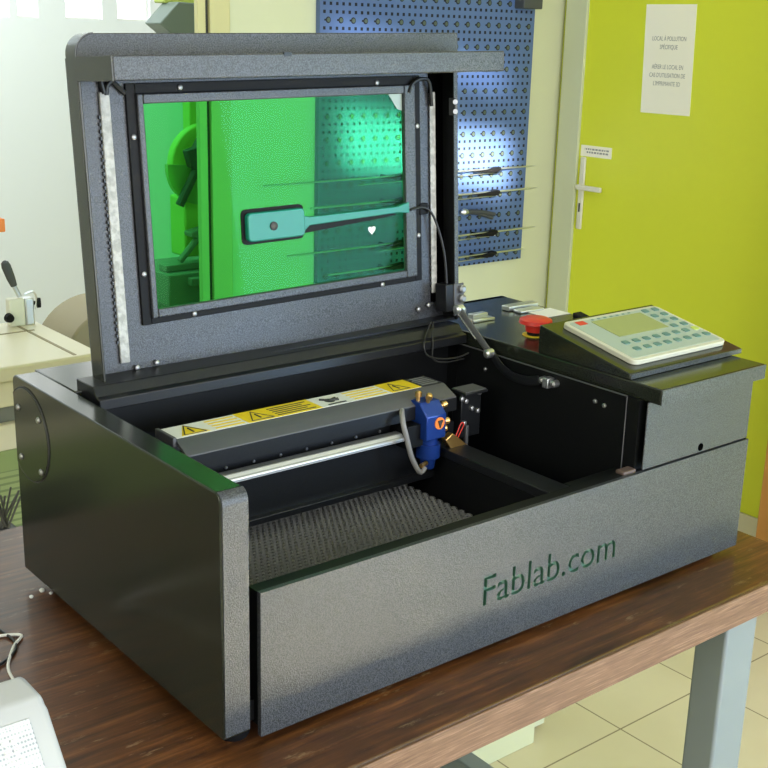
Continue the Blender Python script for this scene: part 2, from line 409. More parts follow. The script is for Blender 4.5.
# gantry
gb = MM().box(.05, .60, .286, .325, .118, .192).box(.05, .60, .30, .325, .192, .205).build('gantry_beam', 'black', eng, .001)
MM().box(.05, .60, .275, .29, .112, .122).build('lower_flange', 'black', gb, .001)
for i in range(11):
    MM().lathe((.10 + i * .045, .2995, .198), (0, -1, 0), [(0, .0026), (.0018, .002)], 8).build('screw', 'bolt', gb)
MM().prism([(.264, .188), (.286, .188), (.286, .199), (.272, .199), (.264, .193)], 'x', .085, .495).build('guide_rail', 'rail', eng, .0008)
MM().box(.480, .512, .258, .300, .176, .212).build('rail_carriage', 'inner', eng, .001)
# cover over the beam with the warning sticker
gc = MM().prism([(.352, .2495), (.302, .2495), (.272, .235), (.272, .214), (.276, .214), (.276, .232), (.303, .245), (.348, .245), (.348, .214), (.352, .214)], 'x', .115, .590).build('gantry_cover', 'grey', eng, .0006)
MM().box(.110, .1155, .300, .350, .240, .253).build('end_tab', 'grey', gc, .001)
Z = .2498
def q(b, x0, x1, y0, y1, dz=0.): b.box(x0, x1, y0, y1, Z + dz - .0002, Z + dz + .0002)
sk = MM(); q(sk, .118, .545, .304, .350); sk = sk.build('warning_sticker', 'white', gc); sk['label'] = 'white and yellow warning sticker strip'
b = MM(); q(b, .232, .358, .304, .350, .0004); q(b, .488, .545, .304, .350, .0004)
for k in range(4):
    q(b, .182, .228, .309 + k * .0105, .313 + k * .0105, .0004); q(b, .420, .482, .309 + k * .0105, .313 + k * .0105, .0004)
b.prism([(.128, .308), (.172, .308), (.150, .347)], 'z', Z + .0002, Z + .0006)
b.build('yellow_print', 'yellow', gc)
b = MM(); D = .0008
def tri(x0, x1, y0, y1, w):
    c = (x0 + x1) / 2
    for a, e in (((x0, y0), (x1, y0)), ((x1, y0), (c, y1)), ((c, y1), (x0, y0))):
        b.tube([(a[0], a[1], Z + D), (e[0], e[1], Z + D)], (w, .0001), 4, 0, (0, 0, 1)) if False else b.cyl((a[0], a[1], Z + .0004), (e[0], e[1], Z + .0004), w, 5)
for ta, tb in ((.240, .276), (.494, .526), (.133, .167)):
    b = MM(); tri(ta, tb, .309, .344, .0010); c_ = (ta + tb) / 2
    b.cyl((c_, .315, Z + .0005), (c_, .332, Z + .0005), .0014, 6); b.build('warning_symbol', 'ink', gc)
b = MM()
for k in range(5): q(b, .284, .350 - (k % 2) * .01, .310 + k * .0075, .3125 + k * .0075, D)
b.build('small_print', 'ink', gc); b = MM()
# black crushed-hand pictogram
b.lathe((.385, .326, Z + .0003), (0, 0, 1), [(0, .0085), (.0006, .0085)], 14)
for dx, dy in ((.014, .006), (.016, .001), (.014, -.004), (-.012, .010)): b.cyl((.385, .326, Z + .0005), (.385 + dx, .326 + dy, Z + .0005), .0022, 5)
q(b, .372, .404, .308, .312, D)
b.build('hand_pictogram', 'ink', gc)
b = MM(); q(b, .546, .587, .304, .350); b.build('dark_label', 'black', gc)
b = MM()
for k in range(5): q(b, .550, .583, .309 + k * .008, .3115 + k * .008, D)
b.build('pale_print', 'greyink', gc)

MM().box(.1152, .5898, .2712, .2722, .213, .2335).build('cover_skirt', 'black', gc)  # black sheet paints shade onto the cover's vertical face
gc.location.z += .003 * K
# laser head
lh = MM().prism([(.244, .188), (.244, .226), (.262, .244), (.300, .244), (.300, .188)], 'x', .506, .545).build('laser_head', 'blue', eng, .0015); lh['label'] = 'blue anodised laser head block'
MM().lathe((.526, .262, .190), (0, 0, -1), [(0, .014), (.012, .014), (.0125, .0185), (.034, .0185), (.0345, .0125), (.052, .0105)], 24).build('lens_tube', 'blue', lh)
MM().lathe((.531, .244, .213), (0, -1, 0), [(0, .0095), (.0016, .0095)], 20).build('round_sticker', 'orange', lh)
MM().prism([(.531, .206), (.5355, .218), (.5265, .218)], 'y', .2405, .2422).build('sticker_mark', 'ink', lh)
for pz in ((.514, .275, .244, (0, 0, 1)), (.522, .262, .243, (0, -.3, 1)), (.545, .262, .232, (1, -.2, .3)), (.545, .280, .222, (1, 0, .2)), (.546, .258, .210, (1, -.4, 0)), (.545, .262, .197, (1, -.3, 0))):
    MM().lathe(pz[:3], pz[3], [(0, .0032), (.006, .0032), (.0062, .0052), (.013, .0052), (.015, .003)], 12).build('adjusting_screw', 'brass', lh)
MM().tube([(.490, .285, .236), (.472, .262, .232), (.467, .252, .220), (.470, .248, .202), (.480, .246, .168), (.497, .246, .141), (.508, .247, .146)], .0040, 10, 5).build('air_hose', 'hose', lh)
MM().cyl((.500, .247, .150), (.515, .252, .150), .0035, 10).build('hose_fitting', 'brass', lh)
MM().box(.504, .548, .290, .302, .17, .235).build('carriage_plate', 'black', lh, .001)
bs = MM().prism([(.551, .180), (.566, .188), (.602, .160), (.592, .143), (.572, .152)], 'y', .250, .262).build('brass_bracket', 'brass', lh, .001)
MM().tube([(.575, .255, .165), (.584, .255, .182), (.592, .255, .196), (.586, .255, .199), (.574, .255, .178), (.560, .255, .176)], .0010, 6, 4).build('red_wire', 'red', lh)
# mirror carriage at the end of the rail
ec = MM().box(.600, .648, .262, .298, .238, .2425).box(.604, .646, .275, .296, .165, .238).build('end_carriage', 'black', eng, .001)
MM().box(.602, .646, .264, .296, .2425, .2440).build('carriage_top', 'grey', ec, .0005)
for x, z in ((.603, .231), (.640, .236), (.612, .226), (.638, .206), (.610, .190), (.625, .212)):
    MM().lathe((x, .275, z), (0, -1, 0), [(0, .0042), (.004, .004), (.005, .002)], 10).build('screw', 'bolt', ec)
MM().box(.612, .618, .270, .276, .140, .186).build('bracket_arm', 'grey', ec, .001)

# ------------------------------------------------ lid
al, be = math.radians(2.9), math.radians(1.1)
Rx = Matrix(((1, 0, 0), (0, math.cos(al), math.sin(al)), (0, -math.sin(al), math.cos(al))))
Ry = Matrix(((math.cos(be), 0, -math.sin(be)), (0, 1, 0), (math.sin(be), 0, math.cos(be))))
ML = Ry @ Rx; OL = Vector((.06, .407, .305))
def lxf(p): return (OL + ML @ Vector((p.x, -p.y, p.z))) * K       # local: x across, y towards the front, z up the lid
def LB(): return MB(lxf)
LW, LH, D0 = .652, .432, -.034
# shell: back sheet with the window opening, side flanges, lower flange
def frame_plate(b, x0, x1, z0, z1, X0, X1, Z0, Z1, y0, y1):
    b.box(X0, x0, y0, y1, Z0, Z1); b.box(x1, X1, y0, y1, Z0, Z1); b.box(x0, x1, y0, y1, Z0, z0); b.box(x0, x1, y0, y1, z1, Z1)
b = LB(); frame_plate(b, .104, .567, .088, .374, .008, LW - .003, .003, LH - .001, D0 - .003, D0)
lid = b.build('lid', 'powder', eng)
LB().box(.006, .010, -.031, .0005, 0, LH).build('side_flange', 'side', lid, .0008)
LB().box(LW - .004, LW, D0 - .003, .0005, 0, LH).build('side_flange', 'inner', lid, .0008)
LB().box(LW - .0085, LW - .0005, -.0005, .0015, .05, LH).build('flange_edge', 'powder', lid)
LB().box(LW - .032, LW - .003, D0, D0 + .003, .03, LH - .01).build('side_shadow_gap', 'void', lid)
LB().box(.004, LW - .004, D0, -.004, 0, .004).build('lower_flange', 'black', lid)
# top: front band with one rounded corner, then the handle lip
pts = [(.006, LH - .001)] + arc(.032, LH + .003, .026, 180, 90, 8) + [(LW + .001, LH + .030), (LW + .001, LH - .001)]
LB().prism(pts, 'y', -.028, .001).build('top_band', ['powder'], lid, .0012)
pts2 = [(.005, LH - .022)] + [(.005, LH - .001)] + arc(.032, LH + .003, .0272, 180, 92, 8) + arc(.032, LH + .003, .0256, 92, 180, 8) + [(.0066, LH - .022)]
LB().prism(pts2, 'y', -.028, .0014).build('corner_edge', 'side', lid)
hl = LB().box(.004, LW + .002, .0, .105, LH - .030, LH).build('handle_lip', 'powder', lid, .0015)
LB().box(.0026, .0044, .0, .104, LH - .0295, LH - .0005).build('lip_end', 'side', lid)
LB().box(.25, .262, .102, .1056, LH - .004, LH + .0012).build('seam_clip', 'black', lid)
# window: gasket, bezel, acrylic
b = LB(); frame_plate(b, .100, .585, .079, .384, .086, .599, .070, .398, D0, D0 + .004); b.build('window_gasket', 'rubber', lid, .0008)
b = LB(); frame_plate(b, .109, .563, .091, .371, .100, .585, .079, .384, D0, D0 + .009); b.build('window_bezel', 'powder', lid, .0012)
wp = LB().box(.106, .566, D0 - .001, D0 + .002, .089, .373).build('window_pane', 'acrylic', lid); wp['label'] = 'transparent green acrylic window'
h = [(.497 + .0075 * 16 * math.sin(t) ** 3 / 16, .163 + .0075 * (13 * math.cos(t) - 5 * math.cos(2 * t) - 2 * math.cos(3 * t) - math.cos(4 * t)) / 16) for t in [2 * math.pi * i / 24 for i in range(24)]]
LB().prism(h, 'y', D0 + .002, D0 + .0024).build('heart_sticker', 'white', lid)
LB().prism([(.536, .371), (.563, .371), (.563, .345), (.553, .348)], 'y', D0 + .002, D0 + .0024).build('corner_film', 'keymint', lid)
for x, z in ((.168, .391), (.512, .389), (.093, .328), (.093, .142), (.168, .0755), (.514, .0735), (.592, .32), (.592, .145), (.072, .012), (.103, .014), (.590, .022), (.612, .026)):
    LB().lathe((x, D0 + .003, z), (0, 1, 0), [(0, .0040), (.003, .0038), (.0042, .002)], 12).build('bolt', 'bolt', lid)
led = LB().box(.048, .0625, D0, D0 + .005, .022, .388).build('led_strip', 'led', lid, .0012); led['label'] = 'left pale LED strip'
led = LB().box(.620, .632, D0, D0 + .004, .045, .372).build('led_strip', 'led', lid, .0012); led['label'] = 'right pale LED strip'
for x0 in (.0455, .6185):
    b = LB()
    for i in range(34): b.box(x0, x0 + .003, D0, D0 + .0035, .05 + i * .0092, .0545 + i * .0092)
    b.build('led_edge', 'darkgrey', lid)
LB().tube([(.055, D0 + .004, .386), (.052, D0 + .004, .402), (.060, D0 + .004, .408), (.085, D0 + .004, .385)], .0036, 8).build('led_wire', 'cable', lid)
LB().tube([(.058, D0 + .004, .384), (.060, D0 + .005, .396), (.072, D0 + .004, .405)], .0034, 8).build('led_wire', 'cable', lid)
LB().tube([(.572, D0 + .009, .372), (.580, D0 + .009, .386), (.600, D0 + .009, .393), (.616, D0 + .008, .386), (.622, D0 + .006, .35)], .003, 8).build('led_wire', 'cable', lid)
LB().box(.595, .612, D0, D0 + .006, .178, .196).build('cable_clip', 'rubber', lid, .001)
LB().tube([(.570, D0 + .012, .189), (.600, D0 + .010, .190), (.618, D0 + .014, .172), (.632, -.012, .115), (.636, -.010, .045), (.632, -.008, .02)], .0020, 8).build('camera_cable', 'cable', lid)
LB().box(.6445, .6475, -.012, .004, .335, .362).build('stop_plate', 'grey', lid, .0008)
for z in (.341, .356): LB().lathe((.6465, .0, z), (-.6, 1, 0), [(0, .0042), (.006, .004)], 10).build('stop_bolt', 'bolt', lid)
LB().box(.624, .6475, -.026, .001, .016, .062).build('hinge_bracket', 'black', lid, .001)
LB().box(.640, .662, .0005, .0035, .008, .062).build('hinge_plate', 'grey', lid, .001)
for x, z in ((.655, .052), (.655, .016), (.655, .036)):
    LB().lathe((x, .003, z), (0, 1, 0), [(0, .007), (.006, .007), (.009, .004)], 14).build('hinge_bolt', 'bolt', lid)

# camera module on the window
ch = LB().prism([(x, z) for x, z in rrect(.260, .361, .169, .211, .007)], 'y', D0 + .004, D0 + .014).build('camera_housing', 'teal', eng, .0015); ch['label'] = 'teal rounded camera box on the green window'
LB().prism(rrect(.255, .365, .164, .216, .008), 'y', D0 + .002, D0 + .0045).build('seal', 'rubber', ch)
LB().lathe((.304, D0 + .0138, .189), (0, 1, 0), [(0, .0065), (.002, .0065), (.003, .004)], 16).build('lens', 'ink', ch)
LB().prism([(.361, .199), (.372, .196), (.545, .1965), (.568, .202), (.568, .184), (.545, .1865), (.372, .183), (.361, .175)], 'y', D0 + .004, D0 + .011).build('cable_duct', 'teal', ch, .001)
LB().prism([(.361, .194), (.545, .1945), (.545, .182), (.361, .171)], 'y', D0 + .002, D0 + .0042).build('duct_seal', 'rubber', ch)

# lid stay
sy = MM().tube([(.690, .382, .342), (.690, .305, .285)], (.0065, .003), 8, 0, (0, 0, 1)).build('lid_stay', 'grey', eng)
MM().tube([(.686, .386, .340), (.686, .335, .302)], (.0022, .0022), 8, 0).build('gas_rod', 'steel', sy)
MM().lathe((.694, .305, .285), (-1, 0, 0), [(0, .0075), (.012, .0075), (.015, .004)], 14).build('pivot', 'alu', sy)
MM().lathe((.697, .384, .342), (-1, 0, 0), [(0, .0085), (.012, .0085), (.015, .005)], 14).build('pivot', 'alu', sy)
MM().tube([(.694, .305, .285), (.694, .287, .269), (.694, .258, .258), (.694, .225, .258), (.694, .198, .265)], (.0080, .0022), 8, 5, (0, .3, 1)).build('curved_arm', 'black', sy)
MM().box(.692, .708, .178, .190, .256, .272).build('stay_block', 'alu', sy, .001)
for y in (.172, .197): MM().lathe((.7065, y, .2645), (-1, 0, 0), [(0, .006), (.010, .0058), (.013, .003)], 12).build('stay_bolt', 'bolt', sy)
# loose wires by the hinge
wl = MM().tube([(.640, .395, .325), (.622, .385, .31), (.605, .37, .298), (.610, .368, .280), (.635, .366, .270), (.675, .366, .266), (.700, .366, .270)], .0016, 8).build('hinge_wire', 'cable', eng)
MM().tube([(.645, .395, .325), (.632, .382, .31), (.626, .372, .295), (.626, .370, .270), (.650, .366, .262), (.690, .366, .262)], .0014, 8).build('hinge_wire', 'cable', eng)

# ================================================================== bench
bn = thing('workbench', 'heavy brown wooden workbench on blue-grey steel legs, carrying the black engraver', 'workbench', (.25, .27, -.768))
tpb = MB().box(-.95, .874, -.0855, .636, -.0600, -.0183).build('bench_top', 'bench', bn, .003)
b = MB().box(-.95, .874, -.0895, -.0855, -.0608, -.0196).build('bench_edge', 'benchedge', bn, .0012); b['label'] = 'lighter rough sawn front edge'
for x, y in ((.724, -.060), (.724, .52), (-.80, -.060), (-.80, .52)):
    MB().box(x, x + .068, y, y + .048, -.768, -.0603).build('leg', 'legsteel', bn, .004)
MB().box(-.727, .727, .53, .58, -.66, -.60).build('stretcher', 'legsteel', bn, .003)
MB().box(.745, .782, .013, .52, -.62, -.57).build('stretcher', 'legsteel', bn, .003)
cb = MB().box(.60, 1.118, .615, .95, -.768, -.15).build('cabinet', 'cream', None, .002); tag(cb, 'pale cream cabinet standing on the floor tiles under the back of the bench', 'cabinet')
MB().box(1.1185, 1.175, .640, .95, -.755, -.15).build('side_trim', 'trim', cb, .002)
for o in cb.children: o.location = (0, 0, 0)

# ================================================================== small things on the bench
dv = thing('white_speaker_box', 'white plastic box with sloping perforated front, at the near left bench corner', 'speaker', (-.29, .04, -.0183))
prof = [(-.040, -.018), (.004, .031), (.040, .073)] + arc(.057, .066, .0145, 140, 90, 3) + arc(.088, .068, .0125, 90, 0, 4) + [(.1005, -.018)]
MB().prism(prof, 'x', -.43, -.152).build('case', ['devwhite'], dv, .006, 4)
sd = Vector((0, .080, .091)).normalized(); nd = Vector((0, -.091, .080)).normalized(); o0 = Vector((0, -.040, -.018))
def dxf(p): return Vector((p.x, 0, 0)) + o0 + sd * p.y + nd * p.z
MB(dxf).box(-.42, -.171, .006, .118, -.001, .0012).build('grille', 'grille', dv, .001)
b = MB(dxf)
for i in range(2):
    z0 = .086 + i * .010
    for j in range(2):
        x0 = -.200 + j * .008
        b.cyl((x0, z0, .0014), (x0 + .006, z0, .0014), .0009, 5); b.cyl((x0 + .006, z0, .0014), (x0, z0 + .008, .0014), .0009, 5); b.cyl((x0, z0 + .008, .0014), (x0 + .006, z0 + .008, .0014), .0009, 5)
b.build('emblem', 'white', dv)
o = MB().tube([(-.30, .34, -.0160), (-.12, .352, -.0160), (-.062, .338, -.0160), (-.078, .315, -.0160), (-.100, .275, -.0160), (-.110, .225, -.0160), (-.14, .16, -.0160)], .0017, 8, 6).build('white_cable', 'wcable'); tag(o, 'thin white cable bent across the bench behind the white box', 'cable')
o = MB().tube([(-.25, .42, -.0162), (-.10, .388, -.0162), (-.073, .345, -.0162), (-.085, .30, -.0162), (-.16, .26, -.0162)], .0016, 8, 6).build('black_cable', 'cable'); tag(o, 'thin black cable looping beside the white cable', 'cable')
for i, (x, y, s) in enumerate(((.004, .428, .0036), (-.013, .420, .0028), (.010, .416, .0024))):
    b = MB(); vs = []
    b.lathe((x, y, -.0183), (0, 0, 1), [(0, s * .7), (s * .5, s), (s, s * .8), (s * 1.3, s * .3)], 7)
    o = b.build('foam_crumb', 'white'); tag(o, ['largest white crumb near the rear foot of the engraver', 'left of the white crumbs, farthest from the engraver', 'smallest white crumb near the rear foot of the engraver'][i], 'crumb', 'white crumbs on the bench')
br = thing('broom', 'upturned broom with tangled grey bristles leaning up behind the left end of the bench', 'broom', (.0, .72, -.768))
MB().cyl((-.06, .72, -.768), (-.06, .72, -.09), .012, 12).build('handle', 'tan', br)
MB().box(-.22, .085, .70, .74, -.10, -.05).build('brush_back', 'darkgrey', br, .004)
b = MB()
for i in range(170):
    x = random.uniform(-.21, .078); y = random.uniform(.705, .735); a = random.uniform(-.5, .5)
    b.cyl((x, y, -.05), (x + a * .05, y + random.uniform(-.02, .02), random.uniform(-.005, .012)), .0016, 4)
struct(b.build('bristles', 'bristle', br), 'stuff')

# ================================================================== room shell
struct(MB().box(-3.2, 4.2, -3.5, 3.3, -.80, -.768).build('floor', 'tile'))
XR, YB = 2.181, 1.649
struct(MB().box(1.005, XR + .1, YB, YB + .10, -.768, 1.85).build('wall_back', 'cream'))
struct(MB().box(XR, XR + .1, -3.5, YB, -.768, 1.85).build('wall_right', 'lime'))
struct(MB().box(XR - .010, XR, -3.5, 1.53, -.768, -.593).build('baseboard_right', 'sawcream'))
struct(MB().box(XR - .014, XR, 1.553, 1.633, -.768, 1.85).build('trim_1', 'trim', None, .002))
struct(MB().box(XR - .004, XR, 1.633, 1.642, -.768, 1.85).build('trim_2', 'seam'))
struct(MB().box(.946, .968, YB - .004, YB + .012, -.768, 1.85).box(.977, 1.032, YB - .008, YB + .012, -.768, 1.85).build('trim_3', 'post', None, .002))
struct(MB().box(.967, .978, YB + .002, YB + .010, -.768, 1.85).build('trim_4', 'dark'))
dr = struct(MB().box(XR - .004, XR, .62, 1.553, -.592, 1.35).build('door_1', 'lime'))
# handle plate and lever
MB().box(XR - .012, XR - .004, 1.520, 1.540, .098, .312).build('handle_plate', 'devbeige', dr, .004)
MB().cyl((XR - .012, 1.53, .224), (XR - .026, 1.53, .224), .007, 12).box(XR - .030, XR - .020, 1.440, 1.536, .217, .232).build('lever', 'devbeige', dr, .003)
MB().box(XR - .0128, XR - .0115, 1.5275, 1.533, .150, .176).build('keyhole', 'ink', dr)
for o in dr.children:
    o.location = (0, 0, 0)
# label strip on the door
sg = MB().box(XR - .0055, XR - .004, 1.428, 1.545, .314, .346).build('door_label', 'paper'); tag(sg, 'small white printed label strip on the lime door above its handle', 'label')
b = MB(); bx = XR - .0058
for k, (a0, a1) in enumerate(((1.438, 1.530), (1.440, 1.522))): 
    y = a0
    while y < a1:
        w = random.uniform(.004, .010); b.box(bx, bx + .0003, y, min(y + w, a1), .333 - k * .009, .338 - k * .009); y += w + .003
b.build('print', 'greyink', sg)
# A4 notice
pn = MB().box(XR - .0055, XR - .004, 1.174, 1.342, .453, .740)
pn = MB(lambda p: Vector((p.x, p.y + (p.z - .6) * .035, p.z))).box(XR - .0052, XR - .004, 1.174, 1.341, .453, .740).build('paper_notice', 'paper'); tag(pn, 'white A4 paper notice taped high on the lime green door', 'notice')
def pxf(zc):
    return lambda p: Vector((XR - .0054 - p.z, 1.2575 + (zc - .6) * .035 - p.x, zc + p.y))
for k, (t, z) in enumerate((('LOCAL À POLLUTION', .646), ('SPÉCIFIQUE', .624), ('AÉRER LE LOCAL EN', .572), ("CAS D'UTILISATION DE", .550), ("L'IMPRIMANTE 3D", .528))):
    o = text_mb(t, .0165, pxf(z), .0001, sx=.70).build('printed_line', 'greyink', pn)
for par in (sg, pn):
    for o in par.children: o.location = (0, 0, 0)
struct(MB().box(-3.3, -3.2, -3.5, 3.3, -.768, 1.85).build('wall_left', 'olivewall'))
struct(MB().box(-3.2, 4.2, -3.5, 3.3, 1.85, 1.95).build('ceiling', 'white'))
# far workshop wall beyond the opening, with its windows
YF = 3.2
WN = [(1.02, 1.129), (1.157, 1.230), (1.330, 1.468), (1.527, 1.657)]
b = MB(); b.box(-3.2, 3.2, YF, YF + .10, -.768, .666); b.box(-3.2, 3.2, YF, YF + .10, 1.30, 1.85)
xs = [-3.2] + [x for w in WN for x in w] + [3.2]
for i in range(0, len(xs), 2): b.box(xs[i], xs[i + 1], YF, YF + .10, .666, 1.30)
struct(b.build('wall_far', 'farwhite'))
for i, (x0, x1) in enumerate(WN):
    w = struct(MB().box(x0 + .004, x1 - .004, YF + .06, YF + .068, .666, 1.30).build('window_%d' % (i + 1), 'skyglow'))
    f = MB(); frame_plate(f, x0 + .006, x1 - .006, .672, 1.294, x0 - .001, x1 + .001, .665, 1.301, YF + .02, YF + .05); f = f.build('window_frame', 'white', w); f.location = (0, 0, 0)
struct(MB().box(3.1, 3.2, YB + .1, YF, -.768, 1.85).build('wall_side', 'farwhite'))

# ================================================================== pegboard and its tools
pegx = lambda n: 2.018 - .0395 * n
X0, X1 = 1.284, 2.038
pb = MB().box(X0, X1, 1.632, YB - .0004, .006, 1.0)
pg = pb.build('pegboard', 'peg'); tag(pg, 'blue perforated steel pegboard with keyhole slots, on the cream wall', 'pegboard')
# texture origin: a keyhole row and column sit on cell centres
off = Vector((2.018 - PP * 1.25, 1.64, .6745 - PP * .5))
d = pg.location - off
for v_ in pg.data.vertices: v_.co += d
pg.location = off
RODS = [(1.10, 2.05, .284, .0022), (1.24, 2.062, .219, .0028), (1.17, 2.066, .103, .0026), (1.30, 2.026, .041, .0026)]
LBL = ['topmost long steel rod on the pegboard', 'second long steel rod from the top of the pegboard', 'long steel rod second from the bottom of the pegboard', 'lowest long steel rod near the bottom edge of the pegboard']
for i, (x0, x1, z, r) in enumerate(RODS):
    t = thing('steel_rod', LBL[i], 'rod', (1.6, 1.60, z), 'long steel rods on the pegboard')
    MB().cyl((x0, 1.605, z - .004), (x1 - .03, 1.605, z), r, 8).lathe((x1 - .03, 1.605, z), (1, 0, .02), [(0, r), (.03, r * .25)], 8).build('rod', 'alu', t)
    MB().cyl((x0 + .3, 1.612, z - .020), (x1 - .16, 1.612, z - .013), r * .6, 6).build('thin_wire', 'alu', t)
    for q_, (cx) in enumerate((1.46, 1.80)):
        MB().prism([(cx, z - .004), (cx + .05, z - .001), (cx + .10, z + .005), (cx + .105, z - .002), (cx + .085, z - .012), (cx + .05, z - .010)], 'y', 1.596, 1.618).build('clip', 'rubber', t, .002)
        MB().cyl((cx + .03, 1.61, z - .003), (cx + .03, 1.634, z - .003), .004, 8).build('hook', 'rubber', t)
t = thing('pliers', 'dark pliers hanging on the pegboard between the steel rods', 'pliers', (1.83, 1.62, .16))
MB().tube([(1.79, 1.622, .166), (1.84, 1.618, .163), (1.905, 1.618, .150)], .006, 8).build('handle', 'darkgrey', t)
MB().tube([(1.79, 1.622, .164), (1.84, 1.622, .158), (1.90, 1.622, .140)], .006, 8).build('handle', 'darkgrey', t)
MB().lathe((1.775, 1.622, .165), (1, 0, 0), [(0, .004), (.012, .010), (.03, .006)], 10).build('jaw', 'alu', t)
t = thing('tool_holder', 'dark tool block at the top right corner of the pegboard', 'tool holder', (2.0, 1.61, .722))
MB().box(1.955, 2.03, 1.595, 1.634, .722, .765).build('block', 'darkgrey', t, .003)
MB().cyl((1.975, 1.605, .765), (1.975, 1.605, .80), .006, 10).cyl((2.005, 1.605, .765), (2.005, 1.605, .82), .006, 10).build('inserts', 'alu', t)

# orange wooden cupboard at the right wall
cp = thing('cupboard', 'orange varnished wooden cupboard against the lime wall at the right', 'cupboard', (2.1, .5, -.768))
MB().box(2.06, XR - .001, .05, .745, -.768, 1.3).build('carcass', 'orangewood', cp, .003)
MB().box(2.045, 2.06, .30, .690, -.74, 1.28).build('door', 'orangewood', cp, .002)
lt_ = MB().box(2.036, 2.046, .655, .675, -.52, -.46).box(2.030, 2.040, .62, .668, -.56, -.50).build('latch', 'alu', cp, .003)

# ================================================================== saw table at the left
ts = thing('saw_bench', 'cream topped machine table with a green base, behind the bench at the left', 'saw', (-.2, 1.22, -.768))
b = MB().box(-.9, .405, 1.080, 1.392, .050, .078)
b.build('table_top', 'sawcream', ts, .004)
b = MB().box(-.9, .372, 1.300, 1.306, .0775, .0788); b.box(.10, .112, 1.08, 1.36, .0775, .0788); b.box(.355, .361, 1.09, 1.36, .0775, .0788); b.build('table_slot', 'tan', ts)
MB().box(-.88, .395, 1.086, 1.365, .004, .052).build('apron', 'sawcream', ts, .003)
MB().box(-.86, .35, 1.11, 1.35, -.045, .006).build('recess', 'castgrey', ts)
MB().box(-.88, .33, 1.095, 1.355, -.078, -.030).build('pale_band', 'sawcream', ts, .002)
MB().box(-.88, .33, 1.10, 1.36, -.118, -.078).build('upper_panel', 'sawgreen', ts)
MB().box(-.88, .33, 1.10, 1.36, -.768, -.118).build('louvred_panel', 'louvre', ts)
def cxf(p): return Vector((.345, 1.352, .078)) + (p - Vector((.36, 1.27, .078))) * .8 + Vector((.028, 0, .012))
MBo = MB
MB = lambda xf=cxf: MBo(xf)
cl = thing('lever_clamp', 'grey lever clamp with dark handle standing on the cream machine table', 'clamp', (.345, 1.352, .078))
MB().box(.322, .362, 1.262, 1.290, .062, .132).build('body', 'devbeige', cl, .004)
MB().box(.362, .385, 1.262, 1.290, .062, .130).build('side_block', 'alu', cl, .003)
MB().tube([(.352, 1.27, .135), (.338, 1.272, .168)], .006, 8, 0).build('lever', 'alu', cl)
MB().lathe((.340, 1.271, .163), (-.33, 0, 1), [(0, .008), (.02, .0105), (.052, .0115), (.062, .009), (.066, .004)], 14).build('grip', 'darkgrey', cl)
MB().lathe((.385, 1.27, .115), (1, -.3, 0), [(0, .005), (.008, .005), (.009, .013), (.018, .012)], 12).build('knob', 'rubber', cl)
MB().lathe((.318, 1.262, .088), (0, -1, 0), [(0, .012), (.012, .010)], 12).build('knob', 'rubber', cl)
MB().tube([(.362, 1.265, .14), (.384, 1.265, .145), (.392, 1.265, .125), (.386, 1.265, .10)], .0025, 6).build('bail', 'alu', cl)
MB = MBo
o = MB().box(.24, .374, 1.42, 1.45, .252, .278).build('orange_tag', 'orange', None, .002)
MB().box(.27, .285, 1.43, 1.44, -.02, .253).build('tag_stem', 'castgrey', o); o.children[0].location = (0, 0, 0)
o2 = MB().box(.20, .40, 1.40, 1.52, -.768, -.02).build('tag_base', 'castgrey', o); o2.location = (0, 0, 0)
tag(o, 'small orange block on a thin stem behind the lever clamp, at the left edge', 'marker')
hd = MB().prism([(x, z) for x, z in arc(.63, -.07, .135, 180, 0, 20)] + [(.765, -.768), (.495, -.768)], 'y', 1.46, 1.62).build('dust_hood', 'tan', None, .006); tag(hd, 'tan rounded dust hood beyond the cream machine table', 'hood')

# ================================================================== chop saw seen past the post and through the green window
cs = thing('chop_saw', 'lime green chop saw with round clear guard seen through the green window', 'chop saw', (1.05, 1.95, -.768))
MB().prism([(x, z) for x, z in arc(1.118, .302, .107, 0, 360, 28)][:-1], 'y', 1.90, 1.93).build('blade_guard', 'sawlime', cs, .004)
MB().prism([(x, z) for x, z in arc(1.09, .30, .10, 175, 275, 12)] + [(1.09, .30)], 'y', 1.885, 1.90).build('lower_guard', 'guard', cs)
MB().box(1.045, 1.16, 1.90, 1.98, .06, .22).build('body', 'sawlime', cs, .006)
MB().tube([(1.100, 1.875, .40), (1.076, 1.87, .352), (1.056, 1.87, .325)], .010, 8).build('clamp_arm', 'darkgrey', cs)
MB().prism([(1.030, .345), (1.057, .352), (1.084, .395), (1.098, .33), (1.072, .290), (1.042, .302)], 'y', 1.855, 1.88).build('clamp_head', 'darkgrey', cs, .003)
MB().tube([(1.066, 1.87, .295), (1.014, 1.87, .205)], .012, 10, 0).build('grip', 'darkgrey', cs)
MB().cyl((1.080, 1.865, .30), (1.082, 1.865, .21), .003, 6).build('rod', 'darkgrey', cs)
MB().prism([(1.035, .135), (1.11, .15), (1.15, .15), (1.15, .085), (1.085, .085), (1.085, .112), (1.038, .122)], 'y', 1.85, 1.89).build('vise', 'castgrey', cs, .003)
MB().tube([(1.062, 1.865, .115), (1.008, 1.865, .060)], .009, 8, 0).build('vise_lever', 'castgrey', cs)
for i in range(3):
    MB().box(.965, 1.20, 1.86 - i * .0, 1.90, .035 - i * .03, .052 - i * .03).build('table_rib', 'castgrey', cs, .002) if i == 0 else MB().box(.975 + i * .035, 1.20, 1.84 - i * .03, 1.88 - i * .03, .030 - i * .028, .050 - i * .028).build('table_rib', 'castgrey', cs, .002)
MB().box(.955, 1.20, 1.83, 2.05, -.05, .034).build('table', 'castgrey', cs, .004)
